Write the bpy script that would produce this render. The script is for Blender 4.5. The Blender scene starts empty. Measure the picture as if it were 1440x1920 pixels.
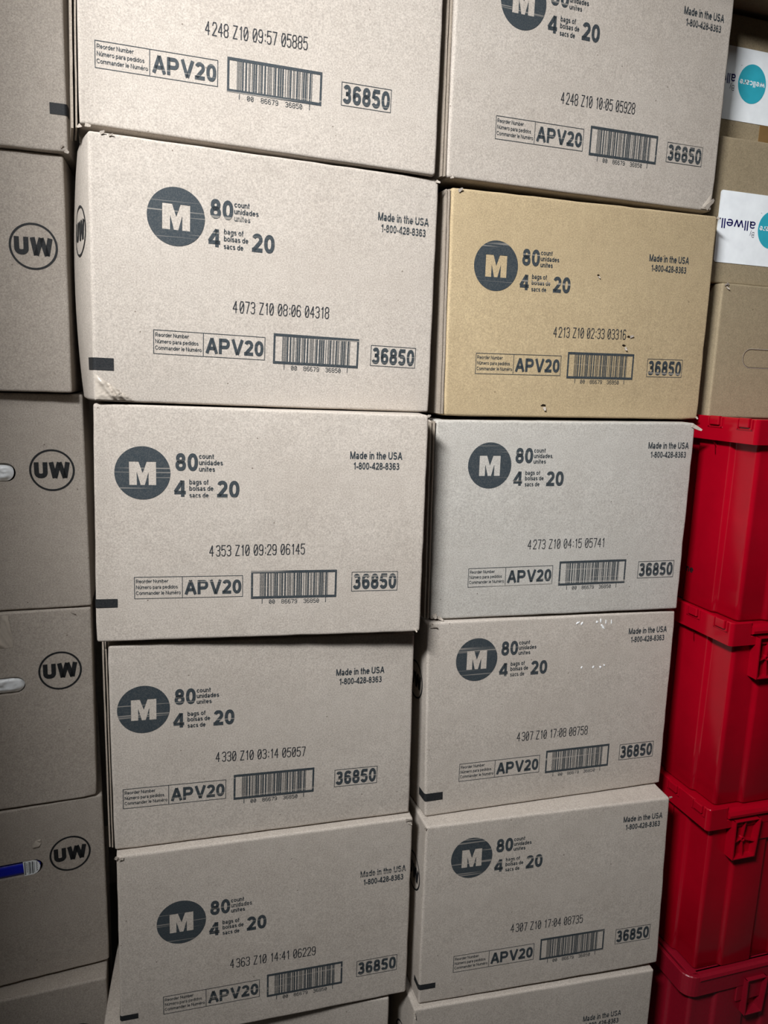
import bpy, bmesh, math, random
from mathutils import Vector, Matrix, noise
from mathutils.geometry import tessellate_polygon

scene = bpy.context.scene
COL = scene.collection

# ---------------------------------------------------------------- camera
CAM_H = 1.3732
cam_data = bpy.data.cameras.new('camera')
cam_data.sensor_fit = 'VERTICAL'
cam_data.sensor_height = 24.0
cam_data.lens = 24.0 * 1412.82 / 1920.0
cam_data.clip_start = 0.02
cam = bpy.data.objects.new('camera', cam_data)
COL.objects.link(cam)
_r, _u, _f = Vector((0.9546, -0.2957, 0.0375)), Vector((0.0169, 0.1794, 0.9836)), Vector((0.2976, 0.9383, -0.1762))
_m = Matrix((_r, _u, -_f)).transposed().to_4x4()
_m.translation = (0, 0, CAM_H)
cam.matrix_world = _m
scene.camera = cam

# ---------------------------------------------------------------- world, lamps, exposure
world = bpy.data.worlds.new('world')
scene.world = world
world.use_nodes = True
world.node_tree.nodes['Background'].inputs[0].default_value = (1.0, 0.95, 0.90, 1)
world.node_tree.nodes['Background'].inputs[1].default_value = 0.024


def area_lamp(name, loc, size, power, aim, colour=(1, 1, 1), spread=180):
    d = bpy.data.lights.new(name, 'AREA')
    d.shape = 'RECTANGLE'
    d.size, d.size_y = size
    d.energy = power
    d.color = colour
    d.spread = math.radians(spread)          # louvred fitting
    o = bpy.data.objects.new(name, d)
    COL.objects.link(o)
    o.location = loc
    o.rotation_euler = (Vector(aim) - Vector(loc)).to_track_quat('-Z', 'Y').to_euler()
    return o


area_lamp('ceiling_lamp', (0.25, 0.22, 2.60), (0.7, 0.25), 5, (0.20, 0.55, 0.0), (0.985, 1.0, 1.025))
area_lamp('ceiling_lamp_beyond', (-0.80, -0.15, 2.60), (0.5, 0.30), 26, (0.44, 1.07, 1.42), (0.985, 1.0, 1.025), 74)

scene.view_settings.view_transform = 'Standard'
scene.view_settings.look = 'None'
scene.view_settings.gamma = 1.0
scene.view_settings.use_curve_mapping = False
scene.view_settings.exposure = -0.27


# ---------------------------------------------------------------- materials
def new_mat(name):
    m = bpy.data.materials.new(name)
    m.use_nodes = True
    nt = m.node_tree
    b = nt.nodes['Principled BSDF']
    return m, nt, b


def nd(nt, kind, **kw):
    n = nt.nodes.new(kind)
    for k, v in kw.items():
        setattr(n, k, v)
    return n


def ramp(nt, src, stops):
    r = nd(nt, 'ShaderNodeValToRGB')
    e = r.color_ramp.elements
    e[0].position, e[0].color = stops[0][0], (*stops[0][1], 1)
    e[1].position, e[1].color = stops[1][0], (*stops[1][1], 1)
    for p, c in stops[2:]:
        x = e.new(p)
        x.color = (*c, 1)
    nt.links.new(src, r.inputs[0])
    return r


def noise_node(nt, vec, scale, detail=2.0, rough=0.5):
    n = nd(nt, 'ShaderNodeTexNoise')
    n.inputs['Scale'].default_value = scale
    n.inputs['Detail'].default_value = detail
    n.inputs['Roughness'].default_value = rough
    if vec is not None:
        nt.links.new(vec, n.inputs['Vector'])
    return n


def local_coords(nt):
    """object coordinates, shifted by a per-object amount so that no two cartons show the same fibres"""
    tc = nd(nt, 'ShaderNodeTexCoord')
    oi = nd(nt, 'ShaderNodeObjectInfo')
    mul = nd(nt, 'ShaderNodeMath', operation='MULTIPLY')
    mul.inputs[1].default_value = 37.0
    nt.links.new(oi.outputs['Random'], mul.inputs[0])
    add = nd(nt, 'ShaderNodeVectorMath', operation='ADD')
    nt.links.new(tc.outputs['Object'], add.inputs[0])
    nt.links.new(mul.outputs[0], add.inputs[1])
    return add.outputs[0]


def mixc(nt, fac, a, b, mode='MIX'):
    m = nd(nt, 'ShaderNodeMix', data_type='RGBA', blend_type=mode)
    if hasattr(fac, 'is_linked') or not isinstance(fac, (int, float)):
        nt.links.new(fac, m.inputs[0])
    else:
        m.inputs[0].default_value = fac
    for v, s in ((a, 6), (b, 7)):
        if isinstance(v, tuple):
            m.inputs[s].default_value = (*v, 1)
        else:
            nt.links.new(v, m.inputs[s])
    return m.outputs[2]


def cardboard(name, c, grain=0.30, rough=0.82):
    m, nt, b = new_mat(name)
    v = local_coords(nt)
    fine = noise_node(nt, v, 520, 3, 0.65)
    mid = noise_node(nt, v, 75, 3, 0.6)
    big = noise_node(nt, v, 7, 3, 0.6)
    lo, hi = tuple(x * (1 - grain) for x in c), tuple(min(1, x * (1 + grain)) for x in c)
    r1 = ramp(nt, fine.outputs[0], [(0.25, lo), (0.75, hi)])
    r2 = ramp(nt, mid.outputs[0], [(0.3, (0.955, 0.95, 0.945)), (0.7, (1.04, 1.04, 1.04))])
    r3 = ramp(nt, big.outputs[0], [(0.3, (0.96, 0.955, 0.95)), (0.7, (1.03, 1.035, 1.04))])
    col = mixc(nt, 1.0, r1.outputs[0], r2.outputs[0], 'MULTIPLY')
    col = mixc(nt, 1.0, col, r3.outputs[0], 'MULTIPLY')
    # sparse dark flecks of bark and dirt in the liner
    vo = nd(nt, 'ShaderNodeTexVoronoi')
    vo.inputs['Scale'].default_value = 34
    nt.links.new(v, vo.inputs['Vector'])
    fl = ramp(nt, vo.outputs['Distance'], [(0.028, (0.45, 0.42, 0.40)), (0.045, (1, 1, 1))])
    col = mixc(nt, 1.0, col, fl.outputs[0], 'MULTIPLY')
    nt.links.new(col, b.inputs['Base Color'])
    b.inputs['Roughness'].default_value = rough
    b.inputs['Specular IOR Level'].default_value = 0.25
    bump = nd(nt, 'ShaderNodeBump')
    bump.inputs['Strength'].default_value = 0.25
    bump.inputs['Distance'].default_value = 0.0006
    # slow undulation of the panel plus faint vertical flutes
    mp = nd(nt, 'ShaderNodeMapping')
    mp.inputs['Scale'].default_value = (1.0, 1.0, 0.04)
    nt.links.new(v, mp.inputs[0])
    wav = noise_node(nt, mp.outputs[0], 170, 1, 0.4)
    ad = nd(nt, 'ShaderNodeMath', operation='ADD')
    nt.links.new(fine.outputs[0], ad.inputs[0])
    nt.links.new(wav.outputs[0], ad.inputs[1])
    nt.links.new(ad.outputs[0], bump.inputs['Height'])
    bump2 = nd(nt, 'ShaderNodeBump')
    bump2.inputs['Strength'].default_value = 0.5
    bump2.inputs['Distance'].default_value = 0.004
    und = noise_node(nt, v, 9, 2, 0.5)
    nt.links.new(und.outputs[0], bump2.inputs['Height'])
    nt.links.new(bump2.outputs[0], bump.inputs['Normal'])
    nt.links.new(bump.outputs[0], b.inputs['Normal'])
    return m


def ink(name, c, under, wear=0.55):
    """printing ink, rubbed thin in fine level streaks where the liner shows through"""
    m, nt, b = new_mat(name)
    v = local_coords(nt)
    mp = nd(nt, 'ShaderNodeMapping')
    mp.inputs['Scale'].default_value = (3.0, 3.0, 260.0)
    nt.links.new(v, mp.inputs[0])
    st = noise_node(nt, mp.outputs[0], 1.0, 2, 0.5)
    sp = noise_node(nt, v, 700, 2, 0.6)
    r1 = ramp(nt, st.outputs[0], [(0.62, (0, 0, 0)), (0.67, (wear,) * 3)])
    r2 = ramp(nt, sp.outputs[0], [(0.4, (0, 0, 0)), (0.9, (0.16,) * 3)])
    mx = nd(nt, 'ShaderNodeMath', operation='MAXIMUM')
    nt.links.new(r1.outputs[0], mx.inputs[0])
    nt.links.new(r2.outputs[0], mx.inputs[1])
    col = mixc(nt, mx.outputs[0], c, under)
    nt.links.new(col, b.inputs['Base Color'])
    b.inputs['Roughness'].default_value = 0.6
    b.inputs['Specular IOR Level'].default_value = 0.3
    return m


def plain(name, c, rough=0.5, spec=0.5, bump=0.0, bscale=60.0):
    m, nt, b = new_mat(name)
    v = local_coords(nt)
    n = noise_node(nt, v, bscale, 3, 0.6)
    r = ramp(nt, n.outputs[0], [(0.3, tuple(x * 0.94 for x in c)), (0.7, tuple(min(1, x * 1.05) for x in c))])
    nt.links.new(r.outputs[0], b.inputs['Base Color'])
    b.inputs['Roughness'].default_value = rough
    b.inputs['Specular IOR Level'].default_value = spec
    if bump:
        bp = nd(nt, 'ShaderNodeBump')
        bp.inputs['Strength'].default_value = bump
        bp.inputs['Distance'].default_value = 0.001
        nt.links.new(n.outputs[0], bp.inputs['Height'])
        nt.links.new(bp.outputs[0], b.inputs['Normal'])
    return m


GREYBOARD = (0.425, 0.377, 0.325)
M_CASE = cardboard('grey_brown_cardboard', GREYBOARD)
M_SIDE = cardboard('grey_brown_cardboard_end', (0.405, 0.357, 0.305))
M_PALE = cardboard('grey_cardboard', (0.40, 0.375, 0.335))
M_TAN = cardboard('tan_cardboard', (0.40, 0.308, 0.182))
M_KRAFT = cardboard('kraft_cardboard', (0.295, 0.235, 0.148), 0.25)
M_TORN = plain('torn_liner', (0.40, 0.35, 0.295), 0.8, 0.2, 0.4, 300)
M_FLUTE = cardboard('raw_board_edge', (0.33, 0.28, 0.225))
M_INK = ink('grey_black_ink', (0.026, 0.036, 0.043), (0.40, 0.36, 0.31), 0.5)
M_INKSOLID = ink('black_ink', (0.009, 0.011, 0.013), (0.2, 0.18, 0.16), 0.08)
M_INKJET = ink('jet_ink', (0.022, 0.026, 0.031), (0.2, 0.18, 0.16), 0.2)
M_TAPE = plain('glossy_tape', (0.50, 0.44, 0.37), 0.20, 0.7, 0.3, 90)
M_WHITE = plain('white_sticker', (0.92, 0.95, 0.96), 0.35, 0.5, 0.05, 40)
M_TEAL = plain('teal_print', (0.035, 0.40, 0.50), 0.4)
M_NAVY = plain('navy_print', (0.012, 0.010, 0.10), 0.4)
M_GREYP = plain('grey_print', (0.12, 0.12, 0.15), 0.4)
M_RED = plain('red_plastic', (0.31, 0.0008, 0.009), 0.15, 0.45, 0.03, 25)
M_REDOLD = plain('scuffed_red_plastic', (0.22, 0.004, 0.014), 0.36, 0.45, 0.35, 180)
M_BLACKP = plain('black_print', (0.01, 0.01, 0.01), 0.5)
M_FILM = plain('white_plastic_film', (0.93, 0.96, 0.97), 0.2, 0.6, 0.8, 60)
M_BLUE = plain('blue_wrapper', (0.008, 0.016, 0.42), 0.35, 0.5, 0.3, 60)
M_FLOOR = plain('grey_vinyl_floor', (0.09, 0.085, 0.08), 0.45, 0.4, 0.1, 6)
M_WALL = plain('painted_wall', (0.55, 0.53, 0.50), 0.8, 0.2, 0.1, 120)
M_CEIL = plain('ceiling_tiles', (0.72, 0.72, 0.71), 0.9, 0.1, 0.2, 90)


# ---------------------------------------------------------------- object helpers
def link(name, bm, mat, parent=None, smooth=False):
    me = bpy.data.meshes.new(name)
    bm.normal_update()
    bm.to_mesh(me)
    bm.free()
    for m in (mat if isinstance(mat, (list, tuple)) else [mat]):
        me.materials.append(m)
    if smooth:
        for p in me.polygons:
            p.use_smooth = True
    o = bpy.data.objects.new(name, me)
    COL.objects.link(o)
    if parent is not None:
        o.parent = parent
    return o


def thing(name, label, cat, matrix, group=None):
    o = bpy.data.objects.new(name, None)
    o.empty_display_size = 0.05
    COL.objects.link(o)
    o.matrix_world = matrix
    o['label'] = label
    o['category'] = cat
    if group:
        o['group'] = group
    return o


def bx(bm, lo, hi, bevel=0.0, segs=2):
    """an axis-aligned box, its edges rounded"""
    r = bmesh.ops.create_cube(bm, size=1.0)
    vs = r['verts']
    for v in vs:
        v.co = Vector([lo[i] + (v.co[i] + 0.5) * (hi[i] - lo[i]) for i in range(3)])
    if bevel > 0:
        es = list({e for v in vs for e in v.link_edges})
        bmesh.ops.bevel(bm, geom=es, offset=bevel, segments=segs, profile=0.5, affect='EDGES')


def structure(name, lo, hi, mat):
    bm = bmesh.new()
    bx(bm, lo, hi)
    o = link(name, bm, mat)
    o['kind'] = 'structure'
    return o


structure('floor', (-2.6, -2.2, -0.06), (3.0, 1.95, 0.0), M_FLOOR)
structure('ceiling', (-2.6, -2.2, 2.66), (3.0, 1.95, 2.72), M_CEIL)
structure('wall_back', (-2.6, 1.95, 0.0), (3.0, 2.05, 2.66), M_WALL)
structure('wall_right', (3.0, -2.2, 0.0), (3.1, 2.05, 2.66), M_WALL)
structure('added_shade_wall', (-0.53, 0.635, 0.0), (-0.43, 1.95, 2.66), M_WALL)  # unseen partition, added to keep lamp light off the end-on cartons


# ---------------------------------------------------------------- lettering
def E(cx, cy, rx, ry, a0, a1, k=2.25):
    """part of a slightly squared ellipse, degrees"""
    n = max(3, int(abs(a1 - a0) / 15))
    out = []
    for i in range(n + 1):
        a = math.radians(a0 + (a1 - a0) * i / n)
        c, s = math.cos(a), math.sin(a)
        out.append((cx + rx * math.copysign(abs(c) ** (2 / k), c), cy + ry * math.copysign(abs(s) ** (2 / k), s)))
    return out


def turn180(lines, w, t):
    return [[(w - x, t - y) for x, y in l] for l in lines]


def glyph(ch, s):
    """centre lines of a grotesque letter with pen width s, capital height 100: (width, lines)"""
    h = s / 2
    X = 73.0
    mid = 52
    if ch == '0':
        return 68, [E(34, 50, 34 - h, 50 - h, 0, 360)]
    if ch == '1':
        return 56, [[(42, 0), (42, 100)], [(42, 94), (30, 80), (12, 73)]]
    if ch == '2':
        return 68, [E(34, 68, 33 - h, 32 - h, 165, -38) + [(h + 1, h)], [(0, h), (68, h)]]
    if ch == '3':
        return 68, [E(33, (100 - h + mid) / 2, 30 - h, (100 - h - mid) / 2, 160, -90) + [(24, mid)], [(24, mid)] + E(33, (mid + h) / 2, 34 - h, (mid - h) / 2, 90, -162)]
    if ch == '4':
        return 71, [[(52, 0), (52, 100)], [(50, 97), (5, 29)], [(0, 26), (71, 26)]]
    if ch == '5':
        return 68, [[(12, 100 - h), (63, 100 - h)], [(17, 100 - h), (10, 50)], E(33, 33, 34 - h, 33 - h, 138, -160)]
    if ch == '6':
        return 68, [E(35, 68, 34 - h, 32 - h, 22, 180) + [(1 + h, 33)], E(35, 33, 33 - h, 33 - h, 0, 360)]
    if ch == '7':
        return 67, [[(0, 100 - h), (67, 100 - h)], [(64, 97), (46, 68), (33, 35), (28, 0)]]
    if ch == '8':
        return 68, [E(34, (100 - h + mid) / 2, 30 - h, (100 - h - mid) / 2, 0, 360), E(34, (mid + h) / 2, 34 - h, (mid - h) / 2, 0, 360)]
    if ch == '9':
        w, l = glyph('6', s)
        return w, turn180(l, w, 100)
    if ch == '-':
        return 36, [[(0, 34), (36, 34)]]
    if ch == '.':
        return s, [[(h, 0), (h, s)]]
    if ch == 'A':
        return 92, [[(h * .95, 0), (46, 99)], [(46, 99), (92 - h * .95, 0)], [(20, 33), (72, 33)]]
    if ch in 'PRB':
        y = 44 if ch != 'B' else mid
        l = [[(h, 0), (h, 100)], [(h, 100 - h), (46, 100 - h)] + E(46, (100 - h + y) / 2, 34 - h, (100 - h - y) / 2, 90, -90)[1:-1] + [(46, y), (h, y)]]
        if ch == 'R':
            l.append([(44, y), (78, 0)])
        if ch == 'B':
            l.append([(h, y), (46, y)] + E(46, (y + h) / 2, 36 - h, (y - h) / 2, 90, -90)[1:-1] + [(46, h), (h, h)])
        return 82, l
    if ch == 'V':
        return 90, [[(h * .9, 100), (45, 1)], [(45, 1), (90 - h * .9, 100)]]
    if ch == 'U':
        return 82, [[(h, 100), (h, 37)] + E(41, 37, 41 - h, 37 - h, 180, 360)[1:-1] + [(82 - h, 37), (82 - h, 100)]]
    if ch == 'W':
        return 128, [[(h * .9, 100), (33, 1)], [(33, 1), (64, 99)], [(64, 99), (95, 1)], [(95, 1), (128 - h * .9, 100)]]
    if ch == 'M':
        return 98, [[(h, 0), (h, 100)], [(h, 99), (49, 2)], [(49, 2), (98 - h, 99)], [(98 - h, 0), (98 - h, 100)]]
    if ch == 'N':
        return 82, [[(h, 0), (h, 100)], [(h, 99), (82 - h, 1)], [(82 - h, 0), (82 - h, 100)]]
    if ch == 'C':
        return 86, [E(46, 50, 46 - h, 50 - h, 38, 322)]
    if ch == 'S':
        return 78, [E(39, (100 - h + 51) / 2, 36 - h, (100 - h - 51) / 2, 25, 270) + E(39, (51 + h) / 2, 39 - h, (51 - h) / 2, 90, -158)[1:]]
    if ch == 's':
        m = 37
        return 58, [E(29, (X - h + m) / 2, 27 - h, (X - h - m) / 2, 25, 270) + E(29, (m + h) / 2, 29 - h, (m - h) / 2, 90, -158)[1:]]
    if ch == 'o':
        return 68, [E(34, X / 2, 34 - h, X / 2 - h, 0, 360)]
    if ch == 'c':
        return 60, [E(33, X / 2, 33 - h, X / 2 - h, 40, 320)]
    if ch in 'e\u00e9':
        l = [[(h, X / 2 + 1), (66 - h, X / 2 + 1)] + E(33, X / 2, 33 - h, X / 2 - h, 4, 318)]
        return 66, l + ([[(28, 84), (44, 100)]] if ch != 'e' else [])
    if ch == 'a':
        return 62, [E(30, 50, 27 - h, 23 - h, 165, 0) + [(57 - h, 14), (62 - h, 0)], E(28, 21, 28 - h, 22 - h, 0, 360)]
    if ch == 'd':
        return 66, [E(32, X / 2, 32 - h, X / 2 - h, 0, 360), [(66 - h, 0), (66 - h, 100)]]
    if ch == 'b':
        return 66, [E(34, X / 2, 32 - h, X / 2 - h, 0, 360), [(h, 0), (h, 100)]]
    if ch == 'p':
        return 66, [E(34, X / 2, 32 - h, X / 2 - h, 0, 360), [(h, -27), (h, X)]]
    if ch == 'g':
        return 66, [E(32, X / 2, 32 - h, X / 2 - h, 0, 360), [(66 - h, X), (66 - h, -6)] + E(33, -6, 33 - h, 22 - h, 0, -160)[1:]]
    if ch in 'nh':
        return 62, [[(h, 0), (h, X if ch == 'n' else 100)], E(31, 42, 31 - h, X - 42 - h, 180, 0) + [(62 - h, 0)]]
    if ch == 'm':
        return 98, [[(h, 0), (h, X)], E(26 + h / 2, 44, 26 - h / 2, X - 44 - h, 180, 0) + [(52, 0)], E(75 - h / 2, 44, 23 - h / 2, X - 44 - h, 180, 0) + [(98 - h, 0)]]
    if ch in 'u\u00fa':
        w, l = glyph('n', s)
        return w, turn180(l, w, X) + ([[(26, 84), (42, 100)]] if ch != 'u' else [])
    if ch == 'r':
        return 40, [[(h, 0), (h, X)], E(32, 40, 32 - h, X - 40 - h, 180, 70)]
    if ch == 'i':
        return s, [[(h, 0), (h, X)], [(h, 86), (h, 100)]]
    if ch == 'l':
        return s, [[(h, 0), (h, 100)]]
    if ch == 't':
        return 36, [[(16, 96), (16, 16)] + E(28, 16, 12, 16 - h, 180, 275)[1:], [(0, X - h), (35, X - h)]]
    if ch == 'f':
        return 38, [[(15, 0), (15, 80)] + E(29, 80, 14, 20 - h, 180, 80)[1:], [(0, X - h), (35, X - h)]]
    if ch == 'y':
        return 64, [[(h * .8, X), (33, 3)], [(64 - h * .8, X), (33, 3), (24, -18), (6, -22)]]
    if ch == 'w':
        return 98, [[(h * .8, X), (25, 1)], [(25, 1), (49, X - 1)], [(49, X - 1), (73, 1)], [(73, 1), (98 - h * .8, X)]]
    return 60, []


def offset_strip(line, h):
    """outline strip of half-width h along a line, its joints mitred"""
    P = [Vector(p) for p in line]
    Q = [P[0]]
    for p in P[1:]:
        if (p - Q[-1]).length > 1e-6:
            Q.append(p)
    closed = len(Q) > 3 and (Q[0] - Q[-1]).length < 1e-3
    if closed:
        Q.pop()
    n = len(Q)
    L, R = [], []
    for i in range(n):
        a = Q[i - 1] if (i > 0 or closed) else None
        b = Q[(i + 1) % n] if (i < n - 1 or closed) else None
        d1 = (Q[i] - a).normalized() if a is not None else None
        d2 = (b - Q[i]).normalized() if b is not None else None
        d1, d2 = d1 or d2, d2 or d1
        t = (d1 + d2)
        t = t.normalized() if t.length > 1e-6 else d1
        nrm = Vector((-t.y, t.x))
        k = h / max(0.45, nrm.dot(Vector((-d1.y, d1.x))))
        L.append(Q[i] + nrm * k)
        R.append(Q[i] - nrm * k)
    return L, R, closed


# narrow stroke digits of the ink-jet coder (zero carries a slash)
STROKES = {
    '0': [[(0, 2), (0, 5), (1, 7), (3, 7), (4, 5), (4, 2), (3, 0), (1, 0), (0, 2)], [(0.4, 1.2), (3.6, 5.8)]],
    '1': [[(1, 5.6), (2.3, 7), (2.3, 0)]],
    '2': [[(0, 5.4), (0.8, 7), (3.2, 7), (4, 5.6), (4, 4.6), (0, 0), (4, 0)]],
    '3': [[(0, 6), (1, 7), (3, 7), (4, 6), (4, 4.6), (3, 3.7), (1.5, 3.7)], [(3, 3.7), (4, 2.8), (4, 1), (3, 0), (1, 0), (0, 1)]],
    '4': [[(3, 0), (3, 7), (0, 2.2), (4.2, 2.2)]],
    '5': [[(4, 7), (0.3, 7), (0, 3.8), (1, 4.4), (3, 4.4), (4, 3.3), (4, 1.2), (3, 0), (1, 0), (0, 1)]],
    '6': [[(4, 6), (3, 7), (1, 7), (0, 5.4), (0, 1.2), (1, 0), (3, 0), (4, 1.2), (4, 2.8), (3, 3.9), (1, 3.9), (0, 2.8)]],
    '7': [[(0, 7), (4, 7), (1.6, 0)]],
    '8': [[(1, 3.7), (0, 4.7), (0, 6), (1, 7), (3, 7), (4, 6), (4, 4.7), (3, 3.7), (1, 3.7), (0, 2.7), (0, 1), (1, 0), (3, 0), (4, 1), (4, 2.7), (3, 3.7)]],
    '9': [[(0, 1), (1, 0), (3, 0), (4, 1.6), (4, 5.8), (3, 7), (1, 7), (0, 5.8), (0, 4.2), (1, 3.1), (3, 3.1), (4, 4.2)]],
    'Z': [[(0, 7), (4, 7), (0, 0), (4, 0)]],
    ':': [[(1, 5), (1, 4.4)], [(1, 1.6), (1, 1)]],
    '|': [[(1, 9), (1, -1)]],
}
ADV = {' ': 3.6, '\u2009': 1.4, ':': 3.2, '1': 5.2}


class Print:
    """flat printing laid on a surface: put(u, v) turns print coordinates into a point"""

    def __init__(self, put):
        self.put, self.bm = put, bmesh.new()

    def poly(self, pts, faces):
        vs = [self.bm.verts.new(self.put(*p)) for p in pts]
        for f in faces:
            try:
                self.bm.faces.new([vs[i] for i in f])
            except ValueError:
                pass

    def rect(self, u0, v0, u1, v1):
        self.poly([(u0, v0), (u1, v0), (u1, v1), (u0, v1)], [(0, 1, 2, 3)])

    def frame(self, u0, v0, u1, v1, t, ty=None):
        ty = ty or t
        self.rect(u0, v0, u1, v0 + ty)
        self.rect(u0, v1 - ty, u1, v1)
        self.rect(u0, v0 + ty, u0 + t, v1 - ty)
        self.rect(u1 - t, v0 + ty, u1, v1 - ty)

    def text(self, s, u0, u1, base, cap, pen=14):
        x, items = 0.0, []
        for ch in s:
            if ch == ' ':
                x += 34
                continue
            w, lines = glyph(ch, pen)
            items.append((x, lines))
            x += w + (6 if ch in 'AVW' else 13 - pen * 0.12)
            last = w
        total = items[-1][0] + last
        kx, ky = (u1 - u0) / total, cap / 100
        for ox, lines in items:
            for line in lines:
                L, R, closed = offset_strip(line, pen / 2)
                pts = [(u0 + (p.x + ox) * kx, base + p.y * ky) for p in L + R]
                n = len(L)
                self.poly(pts, [(i, n + i, n + (i + 1) % n, (i + 1) % n) for i in range(n if closed else n - 1)])

    def outline(self, rings):
        """filled shape with holes"""
        flat = [p for r in rings for p in r]
        tris = tessellate_polygon([[Vector((x, y, 0)) for x, y in r] for r in rings])
        self.poly(flat, [tuple(t) for t in tris])

    def disc(self, cu, cv, ru, rv=None, n=48):
        rv = rv or ru
        self.poly([(cu + ru * math.cos(2 * math.pi * i / n), cv + rv * math.sin(2 * math.pi * i / n)) for i in range(n)], [tuple(range(n))])

    def ring(self, cu, cv, ro, ri, n=56):
        a = [(cu + ro * math.cos(2 * math.pi * i / n), cv + ro * math.sin(2 * math.pi * i / n)) for i in range(n)]
        b = [(cu + ri * math.cos(2 * math.pi * i / n), cv + ri * math.sin(2 * math.pi * i / n)) for i in range(n)]
        self.poly(a + b, [(i, (i + 1) % n, n + (i + 1) % n, n + i) for i in range(n)])

    def strokes(self, s, u0, u1, v0, v1, h, w):
        """coder digits from (u0, v0) to (u1, v1) along the middle of the line; h high, w the pen"""
        total = sum(ADV.get(c, 6.0) for c in s) - 2.0
        k = (u1 - u0) / total
        ky = h / 7
        x = 0.0
        for c in s:
            for line in STROKES.get(c, []):
                pts = [((x + a) * k + u0, (b - 3.5) * ky + v0 + (v1 - v0) * (x / total)) for a, b in line]
                self.ribbon(pts, w)
            x += ADV.get(c, 6.0)

    def ribbon(self, pts, w):
        for (x0, y0), (x1, y1) in zip(pts[:-1], pts[1:]):
            d = Vector((x1 - x0, y1 - y0))
            if d.length < 1e-9:
                continue
            d.normalize()
            n = Vector((-d.y, d.x)) * (w / 2)
            e = d * (w * 0.35)
            self.poly([(x0 - e.x + n.x, y0 - e.y + n.y), (x0 - e.x - n.x, y0 - e.y - n.y), (x1 + e.x - n.x, y1 + e.y - n.y), (x1 + e.x + n.x, y1 + e.y + n.y)], [(0, 1, 2, 3)])

    def done(self, name, mat, parent):
        bmesh.ops.recalc_face_normals(self.bm, faces=self.bm.faces)
        return link(name, self.bm, mat, parent)


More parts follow.
